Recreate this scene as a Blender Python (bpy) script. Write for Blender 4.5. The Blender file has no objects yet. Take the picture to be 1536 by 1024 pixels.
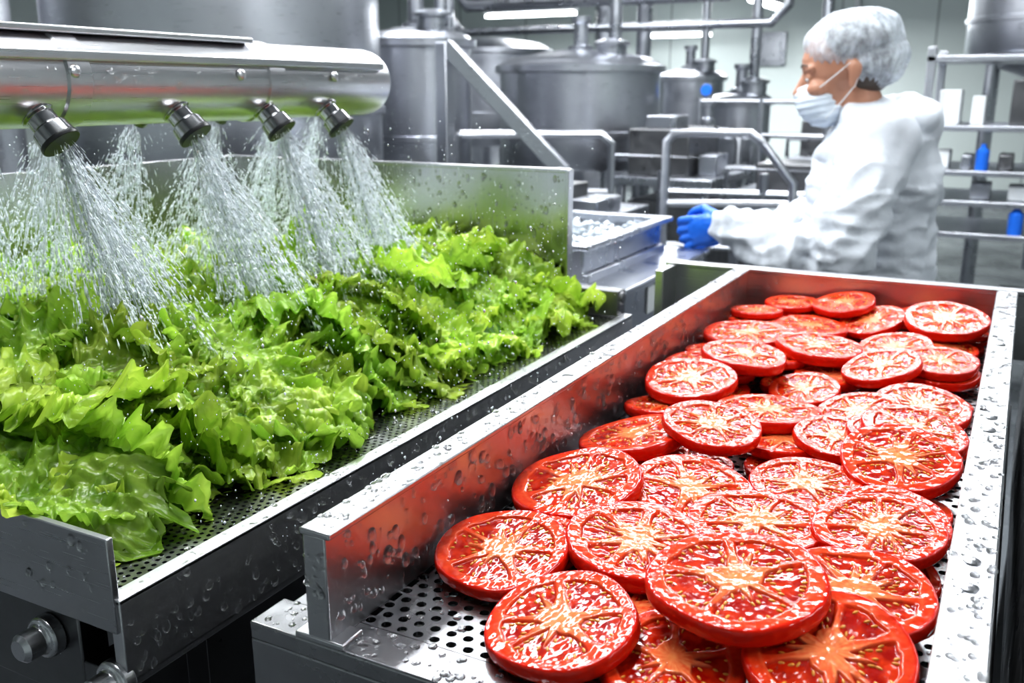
import bpy, bmesh, math, random
import numpy as np
from mathutils import Vector, Matrix, noise, Euler
random.seed(7); np.random.seed(7)
scene=bpy.context.scene
COL=scene.collection
try:
    scene.view_settings.view_transform='Standard'
    scene.view_settings.look='Medium High Contrast'
    scene.view_settings.exposure=-0.16
except Exception as ex:
    print('LOOK',ex)

# ------------------------------------------------------------------ materials
def principled(name, base=(0.8,0.8,0.8), rough=0.5, metal=0.0, **kw):
    m=bpy.data.materials.new(name); m.use_nodes=True
    nt=m.node_tree; b=nt.nodes['Principled BSDF']
    b.inputs['Base Color'].default_value=(*base,1)
    b.inputs['Roughness'].default_value=rough
    b.inputs['Metallic'].default_value=metal
    for k,v in kw.items():
        b.inputs[k.replace('_',' ')].default_value=v
    return m,nt,b

def tex_noise(nt,scale,detail=3,mapscale=(1,1,1),rough=0.5):
    tc=nt.nodes.new('ShaderNodeTexCoord'); mp=nt.nodes.new('ShaderNodeMapping')
    mp.inputs['Scale'].default_value=mapscale
    n=nt.nodes.new('ShaderNodeTexNoise'); n.inputs['Scale'].default_value=scale
    n.inputs['Detail'].default_value=detail; n.inputs['Roughness'].default_value=rough
    nt.links.new(tc.outputs['Object'],mp.inputs['Vector']); nt.links.new(mp.outputs['Vector'],n.inputs['Vector'])
    return n
def ramp(nt,src,stops):
    r=nt.nodes.new('ShaderNodeValToRGB'); e=r.color_ramp.elements
    e[0].position=stops[0][0]; e[0].color=(*stops[0][1],1)
    e[1].position=stops[-1][0]; e[1].color=(*stops[-1][1],1)
    for p,c in stops[1:-1]:
        x=e.new(p); x.color=(*c,1)
    nt.links.new(src,r.inputs['Fac']); return r
def maprange(nt,src,a,b,fa=0.3,fb=0.7):
    m=nt.nodes.new('ShaderNodeMapRange'); m.inputs['From Min'].default_value=fa; m.inputs['From Max'].default_value=fb
    m.inputs['To Min'].default_value=a; m.inputs['To Max'].default_value=b
    nt.links.new(src,m.inputs['Value']); return m
def bump(nt,b,src,strength,dist=0.001):
    bp=nt.nodes.new('ShaderNodeBump'); bp.inputs['Strength'].default_value=strength; bp.inputs['Distance'].default_value=dist
    nt.links.new(src,bp.inputs['Height']); nt.links.new(bp.outputs['Normal'],b.inputs['Normal']); return bp

def steel(name, base=0.55, r0=0.18, r1=0.38, brush=(1,1,1), sc=60, tint=(1,1,1.02), bs=0.0):
    m,nt,b=principled(name,(base*tint[0],base*tint[1],base*tint[2]),0.3,1.0)
    n=tex_noise(nt,sc,3,brush); mr=maprange(nt,n.outputs['Fac'],r0,r1)
    nt.links.new(mr.outputs['Result'],b.inputs['Roughness'])
    n2=tex_noise(nt,4,3,(1,1,1))
    rp=ramp(nt,n2.outputs['Fac'],[(0.3,(base*0.90*tint[0],base*0.90*tint[1],base*0.92*tint[2])),(0.7,(base*1.05*tint[0],base*1.05*tint[1],base*1.05*tint[2]))])
    nt.links.new(rp.outputs['Color'],b.inputs['Base Color'])
    if bs: bump(nt,b,n.outputs['Fac'],bs,0.0003)
    return m

M_steelY=steel('steel_brushed_long',0.52,0.30,0.35,(60,0.8,60),14)
M_floorst=steel('steel_perforated',0.36,0.20,0.32,(1,1,1),30)
M_rail=steel('steel_satin_rail',0.66,0.34,0.40,(60,0.8,60),14)
M_steelZ=steel('steel_brushed_vertical',0.50,0.20,0.28,(20,20,0.7),14)
M_steelX=steel('steel_brushed_cross',0.54,0.27,0.32,(0.8,60,60),14)
M_pipe=steel('steel_pipe',0.62,0.27,0.32,(60,0.8,60),12)
M_nozzle=steel('steel_nozzle',0.40,0.14,0.22,(1,1,1),40)
M_dark=steel('steel_dark',0.19,0.25,0.5,(1,1,1),20)
M_tank=steel('steel_tank',0.60,0.27,0.32,(3,3,40),6,(0.96,0.98,1.04))
M_bgsteel=steel('steel_frames',0.46,0.24,0.36,(1,1,1),15,(0.95,0.98,1.05))
M_black,_,_=principled('black_rubber',(0.015,0.015,0.017),0.35)
M_under,_,_=principled('hole_shade_black',(0.012,0.013,0.014),0.3)  # near-black colour stands in for the shade below perforated sheets
M_bluepl,_,_=principled('blue_plastic',(0.02,0.16,0.7),0.35)
M_whitepl,_,_=principled('white_plastic',(0.7,0.72,0.73),0.4)
M_water,_,_=principled('water_drop',(1,1,1),0.0,0.0,Transmission_Weight=1.0,IOR=1.36)
M_spray,nt,b=principled('water_spray',(0.84,0.89,0.94),0.12,0.0,IOR=1.33)
b.inputs['Specular IOR Level'].default_value=0.9
M_ice,_,_=principled('ice_white',(0.46,0.50,0.54),0.12,0.0)
def emis(name,col,s):
    m=bpy.data.materials.new(name); m.use_nodes=True; nt=m.node_tree; b=nt.nodes['Principled BSDF']
    b.inputs['Base Color'].default_value=(0.9,0.9,0.9,1)
    b.inputs['Emission Color'].default_value=(*col,1); b.inputs['Emission Strength'].default_value=s; return m
M_tube=emis('fluorescent_tube',(0.93,0.97,1.0),24)

def attr_mat(name,rough,coat,bump_s,bump_sc,bump_d,det=3):
    m,nt,b=principled(name,(1,1,1),rough)
    a=nt.nodes.new('ShaderNodeAttribute'); a.attribute_name='Col'
    nt.links.new(a.outputs['Color'],b.inputs['Base Color'])
    b.inputs['Coat Weight'].default_value=coat; b.inputs['Coat Roughness'].default_value=0.05
    n=tex_noise(nt,bump_sc,det); bp=bump(nt,b,n.outputs['Fac'],bump_s,bump_d)
    return m,nt,b,n,bp
M_tom,_,b,_,_=attr_mat('tomato_flesh',0.13,0.0,0.14,6,0.02,1)
b.inputs['Specular IOR Level'].default_value=0.45
M_seed,_,_=principled('tomato_seed',(0.66,0.29,0.045),0.15,0.0)
M_leaf,nt,b,n,bp=attr_mat('lettuce_leaf',0.24,0.0,0.25,120,0.002)
vo=nt.nodes.new('ShaderNodeTexVoronoi'); vo.feature='DISTANCE_TO_EDGE'; vo.inputs['Scale'].default_value=85
tc=nt.nodes.new('ShaderNodeTexCoord'); nt.links.new(tc.outputs['Object'],vo.inputs['Vector'])
bp2=nt.nodes.new('ShaderNodeBump'); bp2.inputs['Strength'].default_value=0.45; bp2.inputs['Distance'].default_value=0.0025
nt.links.new(vo.outputs['Distance'],bp2.inputs['Height']); nt.links.new(bp.outputs['Normal'],bp2.inputs['Normal']); nt.links.new(bp2.outputs['Normal'],b.inputs['Normal'])
tr=nt.nodes.new('ShaderNodeBsdfTranslucent'); mx=nt.nodes.new('ShaderNodeMixShader'); mx.inputs[0].default_value=0.38
at=[n for n in nt.nodes if n.type=='ATTRIBUTE'][0]
nt.links.new(at.outputs['Color'],tr.inputs['Color'])
out=nt.nodes['Material Output']
nt.links.new(b.outputs[0],mx.inputs[1]); nt.links.new(tr.outputs[0],mx.inputs[2]); nt.links.new(mx.outputs[0],out.inputs['Surface'])
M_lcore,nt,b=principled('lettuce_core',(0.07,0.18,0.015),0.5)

# ------------------------------------------------------------------ mesh builder
class MB:
    def __init__(s): s.v=[]; s.f=[]; s.m=[]
    def add(s,verts,faces,mi=0,M=None):
        o=len(s.v)
        for p in verts:
            s.v.append(tuple(M@Vector(p)) if M is not None else tuple(p))
        for f in faces: s.f.append(tuple(i+o for i in f)); s.m.append(mi)
        return s
    def box(s,lo,hi,mi=0,M=None):
        x0,y0,z0=lo;x1,y1,z1=hi
        v=[(x0,y0,z0),(x1,y0,z0),(x1,y1,z0),(x0,y1,z0),(x0,y0,z1),(x1,y0,z1),(x1,y1,z1),(x0,y1,z1)]
        f=[(3,2,1,0),(4,5,6,7),(0,1,5,4),(1,2,6,5),(2,3,7,6),(3,0,4,7)]
        return s.add(v,f,mi,M)
    def lathe(s,origin,axis,prof,n=32,mi=0):
        axis=Vector(axis).normalized(); q=axis.to_track_quat('Z','Y'); M=Matrix.Translation(origin)@q.to_matrix().to_4x4()
        v=[];f=[]
        for (r,h) in prof:
            for k in range(n):
                a=2*math.pi*k/n; v.append((r*math.cos(a),r*math.sin(a),h))
        for i in range(len(prof)-1):
            for k in range(n):
                k2=(k+1)%n; f.append((i*n+k,i*n+k2,(i+1)*n+k2,(i+1)*n+k))
        if prof[0][0]>1e-5: f.append(tuple(range(n-1,-1,-1)))
        if prof[-1][0]>1e-5: f.append(tuple((len(prof)-1)*n+k for k in range(n)))
        return s.add(v,f,mi,M)
    def cyl(s,p0,p1,r0,r1=None,n=20,mi=0):
        p0=Vector(p0);p1=Vector(p1); r1=r0 if r1 is None else r1
        return s.lathe(p0,p1-p0,[(r0,0),(r1,(p1-p0).length)],n,mi)
    def tube(s,pts,r,n=10,mi=0):
        pts=[Vector(p) for p in pts]; v=[];f=[]
        up=None
        for i,p in enumerate(pts):
            if i==0: d=pts[1]-p
            elif i==len(pts)-1: d=p-pts[i-1]
            else: d=(pts[i+1]-p).normalized()+(p-pts[i-1]).normalized()
            d.normalize()
            if up is None:
                up=Vector((0,0,1)) if abs(d.z)<0.9 else Vector((1,0,0))
            sd=d.cross(up).normalized(); up=sd.cross(d).normalized()
            sc=1.0
            if 0<i<len(pts)-1:
                c=d.dot((p-pts[i-1]).normalized()); sc=1/max(c,0.6)
            rr=r[i] if isinstance(r,(list,tuple)) else r
            for k in range(n):
                a=2*math.pi*k/n; v.append(p+(sd*math.cos(a)*sc+up*math.sin(a))*rr)
        for i in range(len(pts)-1):
            for k in range(n):
                k2=(k+1)%n; f.append((i*n+k,i*n+k2,(i+1)*n+k2,(i+1)*n+k))
        f.append(tuple(range(n-1,-1,-1))); f.append(tuple((len(pts)-1)*n+k for k in range(n)))
        return s.add(v,f,mi)
    def sphere(s,c,r,n=16,mi=0,M=None):
        if not isinstance(r,(tuple,list)): r=(r,r,r)
        m=n//2; v=[(c[0],c[1],c[2]-r[2])];f=[]
        for i in range(1,m):
            t=math.pi*i/m
            for k in range(n):
                a=2*math.pi*k/n; v.append((c[0]+r[0]*math.sin(t)*math.cos(a),c[1]+r[1]*math.sin(t)*math.sin(a),c[2]-r[2]*math.cos(t)))
        v.append((c[0],c[1],c[2]+r[2])); L=len(v)-1
        for k in range(n):
            k2=(k+1)%n
            f.append((0,1+k2,1+k)); f.append((L,1+(m-2)*n+k,1+(m-2)*n+k2))
            for i in range(m-2):
                f.append((1+i*n+k,1+i*n+k2,1+(i+1)*n+k2,1+(i+1)*n+k))
        return s.add(v,f,mi,M)
    def obj(s,name,mats,parent=None,bevel=0,angle=38,seg=2):
        me=bpy.data.meshes.new(name); me.from_pydata(s.v,[],s.f); me.update()
        for m in (mats if isinstance(mats,(list,tuple)) else [mats]): me.materials.append(m)
        me.polygons.foreach_set('material_index',s.m)
        me.polygons.foreach_set('use_smooth',[True]*len(s.f))
        me.set_sharp_from_angle(angle=math.radians(angle))
        ob=bpy.data.objects.new(name,me); COL.objects.link(ob)
        if parent: setparent(ob,parent)
        if bevel:
            b=ob.modifiers.new('bevel','BEVEL'); b.width=bevel; b.segments=seg; b.limit_method='ANGLE'; b.angle_limit=math.radians(50)
        return ob
def setparent(ob,p):
    ob.parent=p; ob.matrix_parent_inverse=Matrix.Translation(-p.location)
def empty(name,loc):
    e=bpy.data.objects.new(name,None); e.location=loc; e.empty_display_size=0.1; COL.objects.link(e); return e
def np_mesh(name,V,F,mats,cols=None,mi=None,parent=None):
    me=bpy.data.meshes.new(name); k=F.shape[1]
    me.vertices.add(len(V)); me.vertices.foreach_set('co',V.astype(np.float32).ravel())
    me.loops.add(F.size); me.loops.foreach_set('vertex_index',F.astype(np.int32).ravel())
    me.polygons.add(len(F)); me.polygons.foreach_set('loop_start',np.arange(0,F.size,k,dtype=np.int32))
    me.polygons.foreach_set('use_smooth',np.ones(len(F),dtype=bool))
    for m in mats: me.materials.append(m)
    if mi is not None: me.polygons.foreach_set('material_index',mi.astype(np.int32))
    me.update(calc_edges=True); me.validate()
    if cols is not None:
        a=me.color_attributes.new('Col','FLOAT_COLOR','POINT')
        c=np.ones((len(V),4),np.float32); c[:,:3]=cols; a.data.foreach_set('color',c.ravel())
    ob=bpy.data.objects.new(name,me); COL.objects.link(ob)
    if parent: setparent(ob,parent)
    return ob

CZ=1.42
# ------------------------------------------------------------------ room
def room():
    m,nt,b=principled('wall_panel',(0.5,0.55,0.53),0.5)
    tc=nt.nodes.new('ShaderNodeTexCoord'); br=nt.nodes.new('ShaderNodeTexBrick')
    br.inputs['Color1'].default_value=(0.64,0.70,0.68,1);br.inputs['Color2'].default_value=(0.60,0.66,0.64,1);br.inputs['Mortar'].default_value=(0.3,0.34,0.34,1)
    br.inputs['Scale'].default_value=1.0; br.inputs['Mortar Size'].default_value=0.012; br.inputs['Brick Width'].default_value=1.2; br.inputs['Row Height'].default_value=3.5; br.offset=0
    mp=nt.nodes.new('ShaderNodeMapping'); mp.inputs['Rotation'].default_value=(math.pi/2,0,0)
    nt.links.new(tc.outputs['Object'],mp.inputs['Vector']); nt.links.new(mp.outputs['Vector'],br.inputs['Vector']); nt.links.new(br.outputs['Color'],b.inputs['Base Color'])
    fl,nt,b=principled('floor_epoxy',(0.13,0.14,0.15),0.25)
    n=tex_noise(nt,3,5); mr=maprange(nt,n.outputs['Fac'],0.08,0.4); nt.links.new(mr.outputs['Result'],b.inputs['Roughness'])
    cl,nt,b=principled('ceiling_panel',(0.42,0.44,0.46),0.7)
    x0,x1,y0,y1,h=-11,4,-2.5,14,3.6
    MB().box((x0,y0,-0.1),(x1,y1,0)).obj('floor',fl)
    MB().box((x0,y0,h),(x1,y1,h+0.1)).obj('ceiling',cl)
    MB().box((x0,y1,0),(x1,y1+0.1,h)).obj('wall_back',m)
    MB().box((x0-0.1,y0,0),(x0,y1,h)).obj('wall_left',m)
    MB().box((x1,y0,0),(x1+0.1,y1,h)).obj('wall_right',m)
    MB().box((x0,y0-0.1,0),(x1,y0,h)).obj('wall_front',m)
    MB().box((x0,y1-0.02,0),(x1,y1,0.12)).obj('baseboard_back',M_bgsteel)
room()

# ------------------------------------------------------------------ perforated sheet
def perf(name,x0,x1,y0,y1,z,pitch,rh,mat,parent):
    py=pitch*0.87; nx=int(round((x1-x0)/pitch)); ny=int(round((y1-y0)/py))
    px=(x1-x0)/nx; py=(y1-y0)/ny
    hx,hy=px/2,py/2
    op=[]
    for (a,b2) in [((-1,-1),(1,-1)),((1,-1),(1,1)),((1,1),(-1,1)),((-1,1),(-1,-1))]:
        for t in (0,1/3,2/3): op.append(((a[0]+(b2[0]-a[0])*t)*hx,(a[1]+(b2[1]-a[1])*t)*hy))
    op=np.array(op); an=np.arctan2(op[:,1],op[:,0])
    ip=np.stack([np.cos(an),np.sin(an)],1)*rh
    cell=np.zeros((36,3)); cell[:12,:2]=op; cell[12:24,:2]=ip; cell[24:,:2]=ip; cell[24:,2]=-0.003
    fc=[]
    for k in range(12):
        k2=(k+1)%12; fc.append((k,k2,12+k2,12+k)); fc.append((12+k,12+k2,24+k2,24+k))
    fc=np.array(fc)
    cs=[]
    for j in range(ny):
        off=(0.25 if j%2 else -0.25)*px
        for i in range(nx): cs.append((x0+(i+.5)*px+off,y0+(j+.5)*py,z))
    cs=np.array(cs); V=(cs[:,None,:]+cell[None]).reshape(-1,3)
    F=(np.arange(len(cs))[:,None,None]*36+fc[None]).reshape(-1,4)
    ob=np_mesh(name,V,F,[mat],parent=parent)
    ob.data.set_sharp_from_angle(angle=math.radians(40)); return ob

# ------------------------------------------------------------------ droplets
def drops(name,parent,O,U,V,N,n,rmin,rmax,elong=1.0,seed=1,flat=0.6):
    rs=np.random.RandomState(seed)
    O,U,V,N=[np.array(q,float) for q in (O,U,V,N)]
    u=U/np.linalg.norm(U); v=V/np.linalg.norm(V)
    k=12
    base=[]
    for t in (0.0,0.3,0.6,0.85):
        for a in range(k):
            th=2*math.pi*a/k; c=math.cos(t*math.pi/2)
            base.append((c*math.cos(th),c*math.sin(th),math.sin(t*math.pi/2)))
    base.append((0,0,1)); base=np.array(base)
    tri=[]
    for L in (0,1,2):
        for a in range(k):
            a2=(a+1)%k; tri+= [(L*k+a,L*k+a2,(L+1)*k+a2),(L*k+a,(L+1)*k+a2,(L+1)*k+a)]
    for a in range(k): tri.append((3*k+a,3*k+(a+1)%k,4*k))
    tri=np.array(tri)
    if np.dot(np.cross(u,v),N)<0: tri=tri[:,::-1]
    r=rmin+(rmax-rmin)*rs.rand(n)**2.2
    e=1+(elong-1)*rs.rand(n)**1.5
    c=O+rs.rand(n,1)*U+rs.rand(n,1)*V
    P=c[:,None,:]+(base[None,:,0:1]*u+base[None,:,1:2]*v*e[:,None,None]+base[None,:,2:3]*N*flat)*r[:,None,None]
    F=(np.arange(n)[:,None,None]*len(base)+tri[None]).reshape(-1,3)
    return np_mesh(name,P.reshape(-1,3),F,[M_water],parent=parent)

# ------------------------------------------------------------------ tomato tray table
def tomato_tray():
    E=empty('tomato_tray_table',(-0.2,1.1,0))
    z=1.02
    MB().box((-0.433,0.487,1.02),(-0.412,1.69,1.108)).box((-0.436,0.487,1.106),(-0.408,1.69,1.1115))\
        .box((-0.445,0.486,1.019),(-0.40,0.512,1.0245)).obj('side_wall_left',M_steelY,E,0.0015)
    MB().box((-0.010,0.2,1.02),(0.010,1.69,1.108)).box((-0.013,0.2,1.104),(0.017,1.69,1.1115)).obj('side_wall_right',M_steelY,E,0.0015)
    mb=MB()
    for y in (0.62,0.66,0.95,0.99,1.3):
        mb.lathe((0.002,y,1.1112),(0,0,1),[(0.0055,0),(0.0055,0.0015),(0.003,0.003),(0,0.003)],12)
    mb.obj('rivets',M_pipe,E)
    MB().box((-0.56,1.676,1.0),(0.12,1.694,1.108)).box((-0.565,1.67,1.105),(0.12,1.70,1.1125)).box((-0.56,1.60,0.93),(-0.545,1.694,1.108)).obj('end_wall',M_steelX,E,0.0015)
    perf('perforated_floor',-0.411,-0.0,0.525,1.676,z,0.0145,0.0041,M_floorst,E)
    MB().box((-0.408,0.53,0.985),(-0.002,1.67,0.99)).obj('floor_shade_sheet',M_under,E)  # added black sheet, paints the darkness seen through the floor holes
    MB().box((-0.49,0.485,1.005),(0.02,0.5255,1.0205)).box((-0.49,0.485,0.955),(0.02,0.492,1.006)).box((-0.49,0.492,1.0),(-0.433,1.67,1.012)).box((-0.49,0.492,0.93),(-0.482,1.67,1.0)).obj('front_ledge',M_floorst,E,0.002)
    mb=MB().box((-0.475,0.52,0.84),(-0.435,1.66,0.93)).box((-0.01,0.52,0.84),(0.03,1.66,0.93)).box((-0.435,0.52,0.86),(-0.01,0.56,0.93))
    for x in (-0.475,-0.01):
        for y in (0.52,1.62):
            mb.box((x,y,0.03),(x+0.04,y+0.04,0.86)); mb.cyl((x+0.02,y+0.02,0),(x+0.02,y+0.02,0.03),0.03,0.02)
    mb.box((-0.46,0.53,0.25),(0.02,1.65,0.28)).obj('frame_legs',M_dark,E,0.003)
    mb=MB().box((-0.42,0.6,0.35),(-0.05,1.5,0.8)).obj('motor_housing',M_dark,E,0.01)
    drops('drops_inner_wall',E,(-0.4118,0.5,1.028),(0,1.15,0),(0,0,0.076),(1,0,0),520,0.0013,0.0050,2.0,1,0.7)
    drops('drops_left_rim',E,(-0.435,0.49,1.1115),(0.026,0,0),(0,1.18,0),(0,0,1),340,0.0011,0.0038,1.3,2)
    drops('drops_right_rim',E,(-0.011,0.36,1.1115),(0.026,0,0),(0,1.3,0),(0,0,1),400,0.0010,0.0040,1.3,3)
    drops('drops_right_wall',E,(-0.0102,0.5,1.03),(0,1.15,0),(0,0,0.07),(-1,0,0),120,0.0012,0.004,1.9,4)
    drops('drops_ledge',E,(-0.48,0.488,1.0205),(0.46,0,0),(0,0.035,0),(0,0,1),200,0.0010,0.0040,1.2,5)
    drops('drops_floor',E,(-0.405,0.53,1.0203),(0.39,0,0),(0,0.2,0),(0,0,1),180,0.0010,0.0040,1.2,6)
    drops('drops_end_wall',E,(-0.4,1.6755,1.03),(0.38,0,0),(0,0,0.07),(0,-1,0),80,0.0012,0.004,1.8,7)
    drops('drops_near_post',E,(-0.432,0.4868,1.028),(0.019,0,0),(0,0,0.076),(0,-1,0),22,0.0010,0.003,1.8,8)
tomato_tray()

# ------------------------------------------------------------------ tomato slices
def smooth(x,a,b):
    t=np.clip((x-a)/(b-a),0,1); return t*t*(3-2*t)
TH_=0.245
def slice_mesh(idx):
    rs=np.random.RandomState(100+idx)
    NA,NR=224,70
    th=np.arange(NA)*2*math.pi/NA
    p2,p3,p5=rs.rand(3)*6.28
    Ro=1+0.04*np.cos(2*th+p2)+0.022*np.cos(3*th+p3)+0.012*np.cos(5*th+p5)
    T=TH_
    nl=rs.randint(5,8)
    sept=(np.arange(nl)+rs.uniform(-0.2,0.2,nl))*2*math.pi/nl+rs.rand()*6.28
    sw=rs.uniform(0.025,0.055,nl)
    sec=[]
    for i in range(nl):
        for t in rs.uniform(0.3,0.7,rs.randint(0,3)): sec.append((sept[i]+t*2*math.pi/nl, rs.uniform(0.40,0.58)))
    f=np.concatenate([np.linspace(0.0,0.955,NR-6),[0.968,0.98,0.99,0.996,1.0,1.0]])
    TH,FF=np.meshgrid(th,f)
    nz=np.zeros_like(TH); nz2=np.zeros_like(TH); nz3=np.zeros_like(TH)
    for i in range(NR):
        for j in range(NA):
            x=f[i]*math.cos(th[j]); y=f[i]*math.sin(th[j])
            nz[i,j]=noise.noise(Vector((x*5+idx*3.1,y*5,idx)))
            nz2[i,j]=noise.noise(Vector((x*18+idx,y*18,idx*2.0)))
            nz3[i,j]=noise.noise(Vector((math.cos(th[j])*7,math.sin(th[j])*7,idx*1.7+f[i]*2.5)))
    st=nz3
    def adist(a): return np.abs((TH-a+math.pi)%(2*math.pi)-math.pi)
    dS=np.full_like(TH,9.)
    for a,w in zip(sept,sw):
        d=adist(a)
        dd=np.where(d<1.5,FF*np.sin(np.minimum(d,1.5)),9.)-w*(1+0.7*smooth(FF,0.6,0.85)+0.8*smooth(-FF,-0.5,-0.25))
        dS=np.minimum(dS,dd)
    for a,re in sec:
        d=adist(a); w=0.05*(re-FF)/0.3
        dd=np.where(d<1.5,FF*np.sin(np.minimum(d,1.5)),9.)-w
        dd=np.where(FF>re,np.hypot(FF-re,dd),dd)
        dS=np.minimum(dS,dd)
    rc=0.27+0.05*np.cos(2*TH+p3)+0.09*nz
    ro=0.79+0.05*nz+0.02*np.cos(3*TH+p5)
    D=np.minimum(np.minimum(FF-rc,ro-FF),dS)+0.008*nz2
    L=smooth(D,-0.006,0.022)
    Rr=FF*Ro
    z=np.full_like(FF,T/2)
    edge={NR-6:(0.968,0.0),NR-5:(0.985,-0.006),NR-4:(0.997,-0.024),NR-3:(1.006,-0.055),NR-2:(1.012,-0.11),NR-1:(1.004,-0.18)}
    X=np.cos(TH)*Rr; Y=np.sin(TH)*Rr
    for r,(rf,dz) in edge.items():
        X[r]=np.cos(th)*Ro*rf; Y[r]=np.sin(th)*Ro*rf; z[r]=T/2+dz
    inner=FF<0.96
    z=z-0.036*L*inner+0.0012*nz2*inner+0.012*nz*inner*(1-L)+0.005*L*nz
    core=np.array([0.72,0.100,0.030]); corel=np.array([0.82,0.27,0.10]); wall=np.array([0.62,0.032,0.007]); walll=np.array([0.72,0.070,0.017])
    gel=np.array([0.32,0.006,0.002]); gel2=np.array([0.56,0.034,0.004]); skin=np.array([0.60,0.017,0.004])
    k=np.clip(0.32+0.8*st*smooth(FF,0.02,0.25)+0.35*nz2+0.30*smooth(-FF,-0.45,-0.1),0,1)
    C=(core[None,None]*(1-k[...,None])+corel*k[...,None])
    wn=np.clip(0.5+0.5*nz2+0.7*nz,0,1)[...,None]
    W=wall*(1-wn)+walll*wn
    gg=smooth(FF,0.34,0.74)[...,None]
    C=C*(1-gg)+W*gg
    ring=np.exp(-((FF-0.805)/0.022)**2)[...,None]*0.20*(1-L[...,None])
    C=C*(1-ring)+corel*0.9*ring
    gn=np.clip(0.42+1.4*nz+0.3*nz2,0,1)[...,None]
    G=gel*(1-gn)+gel2*gn
    C=C*(1-L[...,None])+G*L[...,None]
    cen=smooth(-FF,-0.09,-0.02)[...,None]; C=C*(1-cen*0.35)+np.array([0.80,0.36,0.10])*cen*0.35
    sk=smooth(FF,0.925,0.965)[...,None]; C=C*(1-sk)+skin*sk
    V=np.stack([X,Y,z],-1).reshape(-1,3)
    cols=C.reshape(-1,3)
    Vb=[];cb=[]
    for rf,zz in ((0.97,-T/2+0.01),(0.5,-T/2),(0.001,-T/2)):
        Vb.append(np.stack([np.cos(th)*Ro*rf,np.sin(th)*Ro*rf,np.full(NA,zz)],-1)); cb.append(np.tile(wall,(NA,1)))
    V=np.concatenate([V]+Vb); cols=np.concatenate([cols]+cb)
    n=NR+3
    i=np.arange(n-1)[:,None]; j=np.arange(NA)[None]; j2=(j+1)%NA
    F=np.stack([i*NA+j,(i+1)*NA+j,(i+1)*NA+j2,i*NA+j2],-1).reshape(-1,4)
    mi=np.zeros(len(F))
    V[:,2]+=T/2
    sv=[];sf=[];o=len(V)
    ell=[]; m_,n_=5,8
    for a_ in range(m_+1):
        t=math.pi*a_/m_
        t=min(max(t,0.05),math.pi-0.05)
        for b_ in range(n_):
            q=2*math.pi*b_/n_; ell.append((math.cos(t),math.sin(t)*math.cos(q),math.sin(t)*math.sin(q)))
    ell=np.array(ell); ef=[]
    for a_ in range(m_):
        for b_ in range(n_):
            b2=(b_+1)%n_; ef.append((a_*n_+b_,a_*n_+b2,(a_+1)*n_+b2,(a_+1)*n_+b_))
    ef=np.array(ef)
    placed=[]; tries=0
    while len(placed)<60 and tries<5000:
        tries+=1
        a=rs.rand()*2*math.pi; r=rs.uniform(0.34,0.77)
        jj=int(a/(2*math.pi)*NA)%NA; ii=min(int(r/0.955*(NR-7)),NR-7)
        if D[ii,jj]<0.024 or D[ii,jj]>0.085: continue
        x,y=r*math.cos(a),r*math.sin(a)
        if any((x-q[0])**2+(y-q[1])**2<0.066**2 for q in placed): continue
        placed.append((x,y))
        al=a+rs.uniform(-0.5,0.5)
        ca,sa=math.cos(al),math.sin(al)
        e=ell*np.array([rs.uniform(0.038,0.048),rs.uniform(0.018,0.023),0.018])
        ex=e[:,0]*ca-e[:,1]*sa; ey=e[:,0]*sa+e[:,1]*ca
        rr=Ro[jj]
        sv.append(np.stack([x*rr+ex,y*rr+ey,e[:,2]+z[ii,jj]+T/2+0.002],-1)); sf.append(ef+o); o+=len(ell)
    nv=sum(len(q) for q in sv)
    V=np.concatenate([V]+sv); cols=np.concatenate([cols,np.ones((nv,3))])
    F2=np.concatenate(sf); mi=np.concatenate([mi,np.ones(len(F2))]); F=np.concatenate([F,F2])
    nb=36; k=8; bb=[]
    for t in (0.0,0.45,0.8):
        for a in range(k):
            q=2*math.pi*a/k; c=math.cos(t*math.pi/2); bb.append((c*math.cos(q),c*math.sin(q),math.sin(t*math.pi/2)*0.6))
    bb.append((0,0,0.6)); bb=np.array(bb); bf=[]
    for Lr in (0,1):
        for a in range(k): bf.append((Lr*k+a,Lr*k+(a+1)%k,(Lr+1)*k+(a+1)%k,(Lr+1)*k+a))
    for a in range(0,k,2): bf.append((2*k+a,2*k+(a+1)%k,2*k+(a+2)%k,3*k))
    bf=np.array(bf); BV=[];BF=[];o=len(V)
    for q in range(nb):
        a=rs.rand()*6.28; r=math.sqrt(rs.rand())*0.9
        jj=int(a/(2*math.pi)*NA)%NA; ii=min(int(r/0.955*(NR-7)),NR-7)
        s_=rs.uniform(0.010,0.030)
        BV.append(bb*s_+np.array([X[ii,jj],Y[ii,jj],z[ii,jj]+T/2])); BF.append(bf+o); o+=len(bb)
    V=np.concatenate([V]+BV); cols=np.concatenate([cols,np.ones((len(V)-len(cols),3))])
    BFc=np.concatenate(BF); F=np.concatenate([F,BFc]); mi=np.concatenate([mi,np.full(len(BFc),2)])
    ob=np_mesh('slice_src',V,F,[M_tom,M_seed,M_water],cols,mi)
    me=ob.data; bpy.data.objects.remove(ob); me.name='tomato_slice_%d'%idx
    return me
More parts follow.
